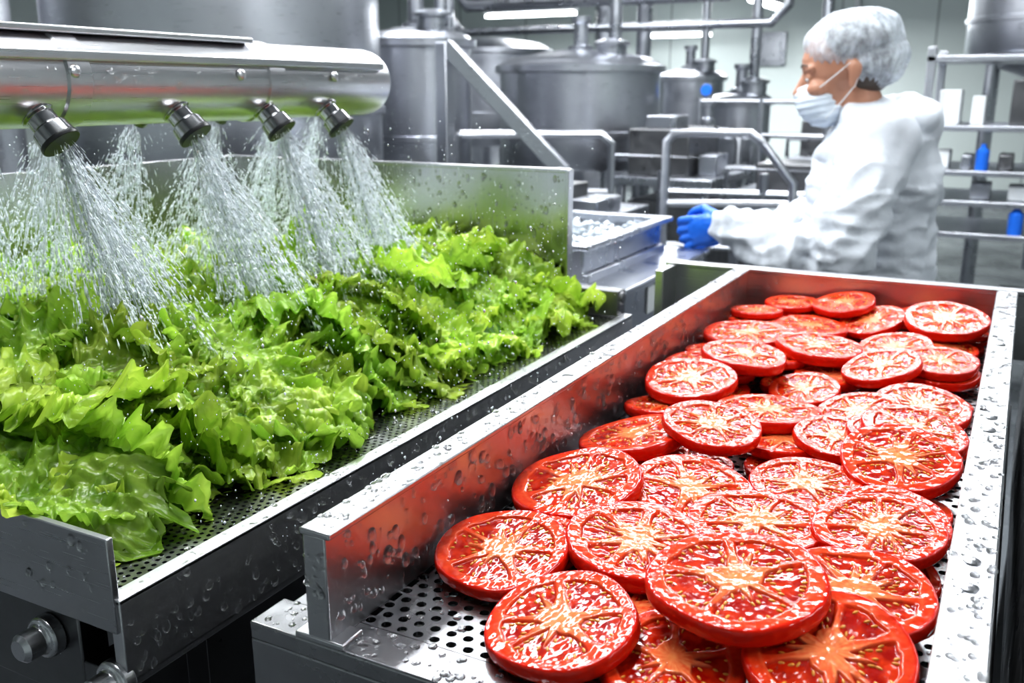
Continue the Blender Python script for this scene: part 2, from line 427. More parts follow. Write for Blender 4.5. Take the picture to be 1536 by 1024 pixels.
SL=[(-0.037,1.574,0.042),(-0.113,1.635,0.051),(-0.182,1.572,0.048),(-0.233,1.640,0.050),(-0.321,1.630,0.043),(-0.369,1.555,0.042),(-0.268,1.511,0.055),(-0.063,1.553,0.058),(-0.345,1.407,0.062),(-0.131,1.434,0.053),(-0.050,1.340,0.049),(-0.227,1.361,0.060),(-0.367,1.222,0.046),(-0.131,1.289,0.049),(-0.217,1.226,0.043),(-0.061,1.188,0.056),(-0.343,1.131,0.058),(-0.305,1.248,0.057),(-0.136,1.128,0.048),(-0.145,1.024,0.044),(-0.095,1.038,0.041),(-0.055,1.036,0.051),(-0.232,1.074,0.058),
(-0.350,0.940,0.061),(-0.2465,0.8315,0.059),(-0.262,0.950,0.050),(-0.149,0.887,0.051),(-0.0615,0.947,0.055),(-0.350,0.786,0.060),(-0.169,0.776,0.0555),(-0.052,0.839,0.048),(-0.07,0.797,0.0525),(-0.350,0.6426,0.0545),(-0.063,0.6746,0.0535),(-0.1737,0.566,0.05),(-0.074,0.590,0.0565),(-0.2515,0.698,0.060),(-0.257,0.565,0.056),(-0.145,0.620,0.0605)]
FILL=[(-0.36,1.62),(-0.25,1.60),(-0.15,1.61),(-0.06,1.60),(-0.30,1.50),(-0.20,1.47),(-0.08,1.46),(-0.35,1.33),(-0.28,1.40),(-0.17,1.36),(-0.06,1.40),(-0.33,1.2),(-0.24,1.28),(-0.12,1.22),(-0.05,1.25),(-0.33,1.03),(-0.25,1.13),(-0.15,1.08),(-0.055,1.12),(-0.28,0.93),(-0.18,0.97),(-0.1,0.94),(-0.31,0.86),(-0.2,0.85),(-0.10,0.85),(-0.05,0.78),(-0.30,0.74),(-0.21,0.72),(-0.12,0.72),(-0.05,0.70),
(-0.335,0.68),(-0.23,0.625),(-0.36,0.83),(-0.36,1.48),(-0.25,1.45),(-0.13,1.52),(-0.30,1.58),(-0.18,1.63),(-0.07,1.50),(-0.34,1.26),(-0.2,1.3),(-0.1,1.34),(-0.36,1.08),(-0.2,1.02),(-0.36,1.40),(-0.05,0.88),(-0.06,1.05),(-0.05,1.33),(-0.28,1.33),(-0.36,1.16),(-0.36,1.54),(-0.30,1.63),(-0.05,1.62),(-0.36,1.31)]
def tomato_pile():
    E=empty('tomato_slice_pile',(-0.2,1.1,1.02))
    meshes=[slice_mesh(i) for i in range(10)]
    g=0.003; xs=np.arange(-0.411,-0.010,g); ys=np.arange(0.48,1.676,g)
    XX,YY=np.meshgrid(xs,ys,indexing='ij'); H=np.full(XX.shape,1.0208)
    rs=np.random.RandomState(5)
    items=[(x,y,0.045+0.006*rs.rand(),0.0,0.0,1) for x,y in FILL]+[(x,y,r,rs.uniform(-0.10,0.10),rs.uniform(0.08,0.24),0) for x,y,r in SL]
    for n,(x,y,r,px,py,fill) in enumerate(items):
        if not fill: r*=1.05
        x=min(max(x,-0.409+r*1.04),-0.013-r*1.04); y=min(y,1.672-r*1.04)
        T=TH_*r
        dx=XX-x; dy=YY-y; mk=(dx*dx+dy*dy)<(r*1.0)**2
        h=H[mk]; ddx=dx[mk]; ddy=dy[mk]
        best=None
        for sx in np.linspace(-0.3,0.3,13):
            for sy in np.linspace(-0.2,0.40,15):
                z0=np.percentile(h-sx*ddx-sy*ddy,94)
                c=z0+0.12*((sx-px)**2+(sy-py)**2)
                if best is None or c<best[0]: best=(c,sx,sy,z0)
        _,sx,sy,z0=best
        top=z0+sx*ddx+sy*ddy+T
        H[mk]=np.maximum(h,top)
        nrm=Vector((-sx,-sy,1)).normalized()
        q=Vector((0,0,1)).rotation_difference(nrm)
        ob=bpy.data.objects.new('slice_%d'%(n+1),meshes[rs.randint(len(meshes))]); COL.objects.link(ob)
        sc=r/1.02
        mw=Matrix.Translation((x,y,z0))@q.to_matrix().to_4x4()@Matrix.Rotation(rs.rand()*6.28,4,'Z')@Matrix.Scale(sc,4)
        ob.parent=E; ob.matrix_parent_inverse=Matrix.Translation(-E.location)
        ob.matrix_basis=mw
tomato_pile()

# ------------------------------------------------------------------ lettuce conveyor
def lettuce_conveyor():
    E=empty('lettuce_wash_conveyor',(-1.05,1.0,0))
    ye=1.60
    MB().box((-1.5,0.46,0.995),(-0.68,ye,1.0195)).obj('belt',M_steelY,E,0.001)
    perf('perforated_ledge',-0.69,-0.611,0.462,ye,1.0205,0.0092,0.0023,M_floorst,E)
    MB().box((-0.70,0.46,1.008),(-0.612,ye,1.012)).obj('ledge_shade_sheet',M_under,E)  # added black sheet that makes the ledge holes read as shaded
    MB().box((-0.613,0.455,0.945),(-0.600,ye,1.0215)).box((-0.625,0.455,0.94),(-0.600,ye,0.948)).box((-0.618,0.455,1.018),(-0.600,ye,1.0225)).obj('side_rail',M_rail,E,0.001)
    mb=MB().box((-0.67,0.5,0.80),(-0.64,ye,0.94)).box((-1.5,0.5,0.80),(-1.47,ye,0.99))
    for x in (-0.67,-1.5):
        for y in (0.52,1.0,1.54):
            mb.box((x,y,0.03),(x+0.045,y+0.045,0.94)); mb.cyl((x+0.022,y+0.022,0),(x+0.022,y+0.022,0.03),0.035,0.025)
    mb.box((-1.48,0.54,0.28),(-0.65,0.58,0.32)).box((-1.48,1.5,0.28),(-0.65,1.54,0.32))
    mb.obj('support_frame',M_dark,E,0.003)
    MB().box((-1.45,0.56,0.62),(-0.69,1.5,0.93)).obj('water_trough',M_dark,E,0.01)
    MB().box((-1.5,0.452,0.9925),(-0.603,0.4585,1.077)).obj('near_end_plate',M_steelX,E,0.001)
    MB().box((-1.5,1.55,1.0),(-0.713,1.562,1.282)).box((-0.7145,1.545,1.0),(-0.708,1.567,1.283)).box((-1.5,1.546,1.278),(-0.71,1.566,1.285)).obj('far_end_panel',M_steelZ,E,0.001)
    MB().box((-1.514,0.452,0.98),(-1.5,1.566,1.285)).obj('back_side_panel',M_steelZ,E,0.001)
    mb=MB().box((-0.665,0.462,0.86),(-0.602,0.52,0.944))
    for x,z in ((-0.615,0.945),(-0.70,0.962)):
        mb.lathe((x,0.462,z),(0,-1,0),[(0.019,0),(0.019,0.012),(0.013,0.014),(0.013,0.03),(0.009,0.034),(0,0.034)],20,1)
    mb.box((-1.3,0.462,0.90),(-0.665,0.49,0.99))
    mb.obj('end_bearing_block',[M_dark,M_pipe],E,0.002)
    mb=MB().box((-0.70,1.567,1.02),(-0.615,1.60,1.07)).cyl((-0.70,1.58,1.055),(-0.61,1.58,1.055),0.012,mi=1)
    mb.obj('hinge_bracket',[M_dark,M_dark],E,0.003)
    drops('drops_panel',E,(-1.45,1.5497,1.05),(0.73,0,0),(0,0,0.22),(0,-1,0),480,0.0012,0.0048,2.2,11)
    drops('drops_rail',E,(-0.5998,0.46,0.95),(0,1.14,0),(0,0,0.065),(1,0,0),480,0.0013,0.0048,1.8,12)
    drops('drops_rail_top',E,(-0.617,0.46,1.0225),(0.016,0,0),(0,1.14,0),(0,0,1),200,0.0010,0.0030,1.2,13)
    drops('drops_ledge',E,(-0.685,0.46,1.0207),(0.07,0,0),(0,1.1,0),(0,0,1),320,0.0010,0.0040,1.2,14)
    drops('drops_end_plate',E,(-0.95,0.4518,1.0),(0.34,0,0),(0,0,0.07),(0,-1,0),90,0.0010,0.0038,2.0,15)
lettuce_conveyor()

# ------------------------------------------------------------------ lettuce
def heap(x,y):
    d=-0.66-x
    h=0.0
    if d>0: h=0.088*(1-math.exp(-d/0.06))+0.012*min(d/0.4,1)
    h+=0.024*noise.noise(Vector((x*6,y*6,3.3)))*min(max(d/0.1,0),1)
    fy=min(max((y-0.45)/0.6,0),1)
    h*=0.87+0.15*fy+0.30*math.exp(-((x+0.82)/0.15)**2)*fy
    h*=1-0.24*min(max((d-0.35)/0.4,0),1)
    return max(h,0.0)
def lettuce():
    E=empty('lettuce_pile',(-1.05,1.0,1.02))
    nx,ny=60,70; V=[]
    for i in range(nx):
        for j in range(ny):
            x=-1.49+0.80*i/(nx-1); y=0.475+1.06*j/(ny-1)
            V.append((x,y,1.0205+max(0,heap(x,y)-0.035)+0.012*noise.noise(Vector((x*20,y*20,0)))*min(heap(x,y)*20,1)))
    V=np.array(V); i=np.arange(nx-1)[:,None]; j=np.arange(ny-1)[None]
    F=np.stack([i*ny+j,(i+1)*ny+j,(i+1)*ny+j+1,i*ny+j+1],-1).reshape(-1,4)
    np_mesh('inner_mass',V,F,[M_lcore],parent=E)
    NS,NW=78,69
    s=np.linspace(0,1,NS); w=np.linspace(-1,1,NW); SS,WW=np.meshgrid(s,w,indexing='ij')
    i=np.arange(NS-1)[:,None]; j=np.arange(NW-1)[None]
    LF=np.stack([i*NW+j,(i+1)*NW+j,(i+1)*NW+j+1,i*NW+j+1],-1).reshape(-1,4)
    variants=[]
    for v in range(18):
        rs=np.random.RandomState(300+v)
        L=rs.uniform(0.14,0.205); W0=rs.uniform(0.065,0.098)
        Wd=W0*(np.sin(np.pi*np.clip(0.05+0.86*SS**0.80,0,1)))**0.45
        rimd=np.clip(np.maximum(np.abs(WW),(SS-0.5)*2),0,1)
        e=rimd**2.6
        n1=np.zeros_like(SS); n2=np.zeros_like(SS); n3=np.zeros_like(SS); n4=np.zeros_like(SS); jag=np.zeros_like(SS)
        for a in range(NS):
            for b in range(NW):
                P=Vector((SS[a,b]*L,WW[a,b]*W0,v*0.37))
                n1[a,b]=noise.noise(P*28); n2[a,b]=noise.noise(P*72+Vector((5,0,0))); n3[a,b]=noise.noise(P*12+Vector((0,9,0)))
                n4[a,b]=noise.noise(P*150)
                jag[a,b]=noise.noise(P*75+Vector((0,0,3)))+0.6*noise.noise(P*160+Vector((0,0,7)))
        x=WW*Wd*(1+0.15*jag*np.abs(WW)**5); y=(SS-0.45)*L*(1+0.08*jag*SS**8)
        lam=rs.uniform(0.020,0.028)
        ang=np.arctan2(WW*W0*1.3,(SS-0.35)*L+1e-6)
        per=ang*0.085
        phi=2*math.pi*per/lam+3.0*n3+rs.rand()*6
        A=rs.uniform(0.0070,0.0105)
        z=e*(A*np.sin(phi)+0.0036*np.sin(2.3*phi+1+2*n1))+0.018*n1*(0.5+0.5*rimd)+0.019*(0.18-np.abs(n2))*(0.6+0.4*rimd)+0.0020*n4+0.012*n3
        x=x+e*0.005*np.cos(phi*1.2)*np.sign(WW); y=y+e*0.004*np.cos(phi*1.0+1)
        k=rs.uniform(1.0,6); kb=rs.uniform(-1.0,4.0)
        z=z+k*x*x*rs.choice([1,-1,-0.6])-kb*y*y
        z=z-0.006*np.exp(-(WW/0.08)**2)*(1-SS)
        rib=np.exp(-(WW/(0.025+0.06*(1-SS)))**2)
        vv=(SS*6.0-np.abs(WW)*2.2+0.7*n3)%1.0; vein=np.exp(-((vv-0.5)/0.05)**2)*(1-0.5*np.abs(WW))
        z=z-0.0016*vein
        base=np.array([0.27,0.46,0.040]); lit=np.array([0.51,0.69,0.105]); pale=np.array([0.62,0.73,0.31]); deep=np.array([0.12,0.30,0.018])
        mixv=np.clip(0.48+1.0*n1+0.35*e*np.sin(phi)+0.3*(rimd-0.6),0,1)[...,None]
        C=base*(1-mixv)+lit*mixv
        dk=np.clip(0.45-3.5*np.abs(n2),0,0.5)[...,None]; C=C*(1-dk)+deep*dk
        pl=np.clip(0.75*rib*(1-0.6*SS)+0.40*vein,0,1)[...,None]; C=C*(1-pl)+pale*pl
        variants.append((np.stack([x,y,z],-1).reshape(-1,3),C.reshape(-1,3)))
    rs=np.random.RandomState(77)
    VV=[];FF=[];CC=[];o=0
    def put(px,py,pz,rot,sc):
        nonlocal o
        V,C=variants[rs.randint(len(variants))]
        Rm=np.array(rot.to_matrix())
        P=(V*sc)@Rm.T+np.array([px,py,pz])
        P[:,2]=np.maximum(P[:,2],1.0225)
        P[:,1]=np.where(P[:,2]<1.080,np.maximum(P[:,1],0.4615+0.0015*rs.rand()),P[:,1])
        P[:,1]=np.minimum(P[:,1],1.546)
        P[:,0]=np.maximum(P[:,0],-1.497)
        t=rs.uniform(0.70,1.2); y=rs.uniform(-0.05,0.05)
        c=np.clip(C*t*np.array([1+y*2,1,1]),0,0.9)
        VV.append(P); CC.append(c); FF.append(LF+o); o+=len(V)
    n=0
    while n<310:
        x=-0.665-0.80*rs.rand()**1.2; y=0.48+1.04*rs.rand()
        h=heap(x,y); lay=rs.rand()
        tilt=rs.uniform(-0.55,0.55); tilt2=rs.uniform(-0.55,0.55)
        rot=Euler((tilt,tilt2,rs.rand()*6.28),'ZYX')
        if x>-0.82:
            yaw=-math.pi/2+rs.uniform(-1.2,1.0)
            rot=Euler((rs.uniform(-0.85,-0.05),rs.uniform(-0.4,0.4),0)).to_matrix()
            rot=(Matrix.Rotation(yaw,3,'Z')@rot).to_euler()
            pz=1.02+max(h*(0.30+0.70*lay),0.03); px=min(x,-0.725)-0.015
        else:
            pz=1.02+h-0.02+0.03*lay; px=x
        put(px,y,pz,rot,rs.uniform(0.75,1.12)); n+=1
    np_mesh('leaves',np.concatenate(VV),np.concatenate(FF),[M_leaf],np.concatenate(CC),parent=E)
lettuce()

# ------------------------------------------------------------------ spray bar and nozzles
NZ=[0.708,0.906,1.07,1.207]
RNZ=(0.62,0.70,0.80,0.93,1.08,1.22,1.32)
TIPX,TIPZ=-0.943,1.362
def spray_bar():
    E=empty('spray_bar',(-1.0,0.8,1.43))
    mb=MB()
    P=[(0.054,0),(0.054,0.60),(0.0565,0.603),(0.0565,0.632),(0.054,0.635),(0.054,0.925),(0.0565,0.928),(0.0565,0.96),(0.053,0.963),(0.053,1.205),(0.051,1.22),(0.048,1.222),(0.048,1.228),(0.0,1.228)]
    mb.lathe((-1.0,0.13,1.432),(0,1,0),P,64)
    mb.lathe((-1.0,0.22,1.432),(0,1,0),[(0.062,0),(0.062,0.04)],48)
    mb.obj('manifold_pipe',M_pipe,E,0.001)
    mb=MB().box((-1.035,0.13,1.482),(-0.965,1.05,1.490)).box((-0.953,0.13,1.452),(-0.944,1.33,1.463))
    for y in (0.5,0.74,1.0,1.2):
        mb.lathe((-0.947,y,1.440),(1,0,0.1),[(0.008,0),(0.008,0.004),(0.004,0.006),(0,0.006)],10)
    mb.obj('saddle_plate',M_pipe,E,0.002)
    mb=MB().cyl((-1.0,0.16,0.0),(-1.0,0.16,1.40),0.03).cyl((-1.0,0.16,0),(-1.0,0.16,0.02),0.08).obj('stand_post',M_bgsteel,E,0.002)
    for n,y in enumerate(NZ):
        mb=MB(); tip=Vector((TIPX,y+0.004,TIPZ)); base=Vector((-0.99,y-0.010,1.422)); ax=(tip-base).normalized()
        o=tip-ax*0.066; k=1.28
        mb.lathe(o,ax,[(0.010*k,-0.01),(0.010*k,0.010),(0.0155*k,0.011),(0.0155*k,0.027),(0.0125*k,0.029),(0.0125*k,0.042),(0.016*k,0.045),(0.0175*k,0.063),(0.0155*k,0.066),(0.011*k,0.065),(0.008*k,0.055),(0,0.055)],24)
        mb.lathe(o+ax*0.014,ax,[(0.0165*k,0),(0.0165*k,0.010)],6,0)
        mb.lathe(o+ax*0.060,ax,[(0.0178*k,0),(0.0182*k,0.003),(0.0178*k,0.006)],24,1)
        mb.obj('nozzle_%d'%(n+1),[M_nozzle,M_black],E,0.0006)
    for n,y in enumerate(RNZ):
        mb=MB(); tip=Vector((-1.08,y,1.375)); base=Vector((-1.02,y,1.42)); ax=(tip-base).normalized()
        mb.lathe(base,ax,[(0.009,0),(0.009,0.03),(0.014,0.032),(0.014,0.065),(0.007,0.064),(0,0.06)],16)
        mb.obj('rear_nozzle_%d'%(n+1),[M_dark],E)
    drops('drops_pipe',E,(-0.9455,0.4,1.415),(0,0.93,0),(0,0,0.03),(1,0,0),160,0.0010,0.0030,1.6,21)
spray_bar()
def spray():
    E=empty('water_spray',(-0.95,0.95,1.2))
    rs=np.random.RandomState(9)
    k=4
    base=np.array([(0,0,1.0)]+[(math.cos(2*math.pi*a/k),math.sin(2*math.pi*a/k),0.25) for a in range(k)]+[(0,0,-1.0)])
    tri=np.array([(0,1+a,1+(a+1)%k) for a in range(k)]+[(5,1+(a+1)%k,1+a) for a in range(k)])
    def cone(origin,d,n,speed,spread,tmax,smin=0.0004,smax=0.0012,name='jet',r0=0.012):
        origin=np.array(origin); d=np.array(d)/np.linalg.norm(d)
        dirs=d+rs.randn(n,3)*spread*0.62
        nb=60; st=d+np.clip(rs.randn(nb,3),-1.8,1.8)*spread*0.55; ch=rs.randint(0,nb,n); f=rs.rand(n)<0.80
        dirs[f]=st[ch[f]]+rs.randn(f.sum(),3)*0.008
        off=(dirs-d)/spread*r0*0.8
        dirs/=np.linalg.norm(dirs,axis=1)[:,None]
        t=tmax*rs.rand(n)**0.75
        sp=speed*rs.uniform(0.9,1.05,n)[:,None]
        vel=dirs*sp; g=np.array([0,0,-9.8])
        P=origin+off+vel*t[:,None]+0.5*g*t[:,None]**2
        Vv=vel+g*t[:,None]; Vn=Vv/np.linalg.norm(Vv,axis=1)[:,None]
        ln=rs.uniform(0.002,0.011,n)*(0.6+0.4*rs.rand(n)); r=rs.uniform(smin,smax,n)*(0.7+0.8*t/tmax)
        rnd=rs.rand(n)<0.35; ln[rnd]=r[rnd]*rs.uniform(1.0,1.8,rnd.sum()); r[rnd]*=1.3
        a=np.cross(Vn,np.array([0.3,0.9,0.1])); a/=np.linalg.norm(a,axis=1)[:,None]; b=np.cross(Vn,a)
        Q=P[:,None,:]+base[None,:,0:1]*a[:,None]*r[:,None,None]+base[None,:,1:2]*b[:,None]*r[:,None,None]+base[None,:,2:3]*Vn[:,None]*ln[:,None,None]
        Q=Q[P[:,2]>1.10]
        F=(np.arange(len(Q))[:,None,None]*6+tri[None]).reshape(-1,3)
        np_mesh(name,Q.reshape(-1,3),F,[M_spray],parent=E)
    for i,y in enumerate(NZ):
        cone((TIPX+0.001,y+0.006,TIPZ-0.004),(0.34,0.16,-1.0),9000,2.6,0.25,0.108,name='jet_%d'%(i+1))
    for i,y in enumerate(RNZ):
        cone((-1.083,y,1.37),(-0.45,0.1,-1.0),4000,2.6,0.28,0.11,name='rear_jet_%d'%(i+1))
    n=3600
    c=np.stack([rs.uniform(-1.4,-0.62,n),rs.uniform(0.5,1.5,n),1.12+0.26*rs.rand(n)**2.0],-1)
    m=900; c2=np.stack([rs.uniform(-0.66,-0.40,m),rs.uniform(0.55,1.2,m),1.04+0.25*rs.rand(m)**1.5],-1)
    c=np.concatenate([c,c2]); n=len(c)
    r=rs.uniform(0.0004,0.0013,n)*(0.6+rs.rand(n)**3)
    Q=c[:,None,:]+base[None]*r[:,None,None]*np.array([1,1,1.3])
    F=(np.arange(n)[:,None,None]*6+tri[None]).reshape(-1,3)
    np_mesh('splash',Q.reshape(-1,3),F,[M_spray],parent=E)
spray()

# ------------------------------------------------------------------ ice bin
def ice_bin():
    E=empty('ice_bin',(-0.93,1.95,1.1))
    x0,x1,y0,y1=-1.15,-0.735,1.70,2.22; zt=1.124; zb=1.06
    mb=MB()
    w=0.03
    mb.box((x0,y0,zt-0.012),(x1,y0+w,zt)).box((x0,y1-w,zt-0.012),(x1,y1,zt)).box((x0,y0+w,zt-0.012),(x0+w,y1-w,zt)).box((x1-w,y0+w,zt-0.012),(x1,y1-w,zt))
    mb.box((x0+w,y0+w,zb-0.0),(x1-w,y1-w,zb+0.01))
    t=0.008
    mb.box((x0+w-t,y0+w-t,zb),(x1-w+t,y0+w,zt-0.005)).box((x0+w-t,y1-w,zb),(x1-w+t,y1-w+t,zt-0.005)).box((x0+w-t,y0+w,zb),(x0+w,y1-w,zt-0.005)).box((x1-w,y0+w,zb),(x1-w+t,y1-w,zt-0.005))
    mb.box((x0+0.01,y0+0.03,zb-0.02),(x1-0.01,y1-0.03,zb))
    mb.obj('bin',M_bgsteel,E,0.003)
    mb=MB(); rs=random.Random(3)
    for i in range(800):
        r=rs.uniform(0.007,0.013)
        mb.sphere((rs.uniform(x0+w+.014,x1-w-.014),rs.uniform(y0+w+.014,y1-w-.014),zb+0.012+r+rs.uniform(0,0.02)),(r,r*rs.uniform(.6,1.1),r*rs.uniform(.6,1)),6)
    o=mb.obj('crushed_ice',M_ice,E,angle=20)
    mb=MB().box((-1.2,1.63,0.95),(-0.665,2.26,1.035)).box((-1.22,1.62,1.03),(-0.655,2.27,1.042)).box((-1.15,1.68,0.5),(-0.70,2.2,0.95))
    for x in (-1.2,-0.71):
        for y in (1.64,2.2): mb.box((x,y,0),(x+0.04,y+0.04,0.95))
    mb.obj('stand',[M_bgsteel],E,0.004)
    MB().box((-0.664,1.85,0.965),(-0.661,1.95,1.02)).obj('label_plate',M_whitepl,E)
ice_bin()

# ------------------------------------------------------------------ sink right of tray
def sink():
    E=empty('rinse_sink',(0.3,1.0,0))
    mb=MB().box((0.045,0.3,0.80),(0.8,1.9,0.82)).box((0.045,0.3,0.82),(0.06,1.9,1.0)).box((0.78,0.3,0.82),(0.8,1.9,1.0)).box((0.06,0.3,0.82),(0.78,0.32,1.0)).box((0.06,1.88,0.82),(0.78,1.9,1.0))
    for x in (0.06,0.75):
        for y in (0.32,1.84): mb.box((x,y,0),(x+0.04,y+0.04,0.8))
    mb.obj('basin',M_dark,E,0.003)
    m,nt,b=principled('sink_water',(0.02,0.025,0.03),0.05); n=tex_noise(nt,30,3); bump(nt,b,n.outputs['Fac'],0.6,0.004)
    MB().box((0.06,0.32,0.82),(0.78,1.88,0.93)).obj('water',m,E)
sink()

# ------------------------------------------------------------------ tanks
def tank(x,y,r,z0,z1,top='dome',bands=True,stuff=True,h=3.6):
    E=empty('process_tank',(x,y,0))
    P=[(0.04,z0-0.35*r-0.08),(0.05,z0-0.35*r),(r*0.98,z0),(r,z0+0.02)]
    if bands:
        zb=z0+(z1-z0)*0.30
        P+=[(r,zb),(r+0.012,zb+0.004),(r+0.012,zb+0.03),(r,zb+0.034)]
    P+=[(r,z1-0.06),(r+0.03,z1-0.055),(r+0.03,z1-0.02),(r+0.005,z1-0.015)]
    if top=='dome': P+=[(r*0.97,z1),(r*0.85,z1+0.025*r/0.45),(r*0.5,z1+0.05*r/0.45),(0.12,z1+0.065*r/0.45),(0,z1+0.065*r/0.45)]
    else: P+=[(r+0.005,z1),(r-0.02,z1),(r-0.02,z1-0.1),(0,z1-0.1)]
    MB().lathe((x,y,0),(0,0,1),P,64).obj('vessel',M_tank,E)
    mb=MB()
    for k in range(4):
        a=math.pi/4+k*math.pi/2; px,py=x+(r*0.93)*math.cos(a),y+(r*0.93)*math.sin(a)
        mb.cyl((px,py,0.02),(px,py,z0+0.1),0.03); mb.cyl((px,py,0),(px,py,0.02),0.06)
    mb.cyl((x,y,0.35),(x,y,z0-0.35*r-0.02),0.04)
    mb.obj('legs',M_bgsteel,E)
    if stuff:
        zt=z1+(0.065*r/0.45 if top=='dome' else 0)
        mb=MB().lathe((x,y,zt-0.02),(0,0,1),[(0.07,0),(0.07,0.04),(0.04,0.05),(0.04,0.16),(0.055,0.17),(0.055,0.2),(0,0.2)],24)
        mb.lathe((x+r*0.5,y-r*0.2,z1),(0,0,1),[(0.08,0),(0.08,0.08),(0.1,0.085),(0.1,0.10),(0.04,0.12),(0,0.12)],24)
        mb.tube([(x+r*0.3,y+r*0.4,z1),(x+r*0.3,y+r*0.4,h-0.02)],0.035)
        mb.obj('agitator_and_pipes',M_bgsteel,E)
tank(-2.27,5.09,0.45,1.0,1.57)
tank(-2.76,4.17,0.27,0.95,1.68)
tank(-2.81,2.86,0.62,1.02,2.05,'open',stuff=False)
tank(-4.1,2.2,0.58,1.0,2.0,'open',stuff=False)
tank(-2.53,7.9,0.28,0.9,1.55)
tank(-1.75,6.6,0.2,0.95,1.38)
tank(-3.9,6.9,0.5,1.0,1.75,stuff=False)
tank(-4.9,4.6,0.7,1.0,2.1)
tank(0.1,6.6,0.5,1.62,2.2)

def pipe_rack():
    for i,(y,z,r) in enumerate(((5.85,1.80,0.028),(5.95,1.98,0.045))):
        mb=MB(); mb.tube([(-3.6,y,3.6),(-3.6,y,z+0.1),(-3.5,y,z),(-1.4-0.3*i,y,z),(-1.3-0.3*i,y,z+0.1),(-1.3-0.3*i,y,3.6)],r,12)
        mb.obj('overhead_pipe',M_bgsteel)
    for x,y,r in ((-2.61,6.25,0.06),(-2.33,6.25,0.05),(-3.15,5.1,0.04),(-1.35,7.3,0.04)):
        MB().cyl((x,y,0),(x,y,3.6),r).cyl((x,y,0),(x,y,0.015),r*2).cyl((x,y,1.5),(x,y,1.53),r*1.3).obj('support_column',M_bgsteel)
    mb=MB().cyl((-1.72,5.75,0),(-1.72,5.75,1.46),0.03).cyl((-1.72,5.75,0),(-1.72,5.75,0.02),0.07)
    mb.lathe((-1.72,5.75,1.22),(0,0,1),[(0.05,0),(0.05,0.03),(0.035,0.04),(0.035,0.1),(0.05,0.11),(0.05,0.14)],16)
    mb.lathe((-1.72,5.71,1.42),(0,-1,0),[(0.032,0),(0.035,0.01),(0.032,0.02)],16,1)
    mb.tube([(-1.72,5.75,1.18),(-1.57,5.75,1.18),(-1.52,5.75,1.13),(-1.52,5.75,0.6)],0.022,8)
    mb.obj('valve_manifold',[M_tank,M_bluepl])
pipe_rack()

def railing():
    mb=MB()
    mb.tube([(-2.1,3.49,1.24),(-1.58,3.77,1.24),(-1.54,3.79,1.2),(-1.54,3.79,0)],0.018,10)
    mb.tube([(-2.1,3.49,1.24),(-2.12,3.49,1.2),(-2.12,3.49,0)],0.018,10)
    mb.tube([(-2.1,3.49,1.0),(-1.54,3.79,1.0)],0.014,8)
    mb.obj('guard_rail',M_tank)
    mb=MB()
    mb.tube([(-1.145,3.34,0),(-1.145,3.34,1.24),(-1.12,3.35,1.27),(-0.88,3.48,1.27),(-0.84,3.49,1.24),(-0.72,3.5,1.095),(-0.7,3.5,0)],0.016,10)
    mb.tube([(-1.145,3.34,1.02),(-0.72,3.5,1.02)],0.014,8)
    mb.obj('guard_rail',M_tank)
    p0=Vector((-2.05,3.30,1.59)); p1=Vector((-1.58,3.40,1.11))
    mb=MB(); d=(p1-p0).normalized(); q=d.to_track_quat('X','Z').to_matrix().to_4x4(); M=Matrix.Translation(p0)@q
    L=(p1-p0).length
    mb.box((0,-0.025,-0.030),(L,0.025,0.030),0,M)
    mb.box((-1.62,3.37,0),(-1.57,3.43,1.13)).box((-2.08,3.27,0),(-2.03,3.33,1.60))
    mb.obj('diagonal_brace',M_tank,None,0.004)
railing()

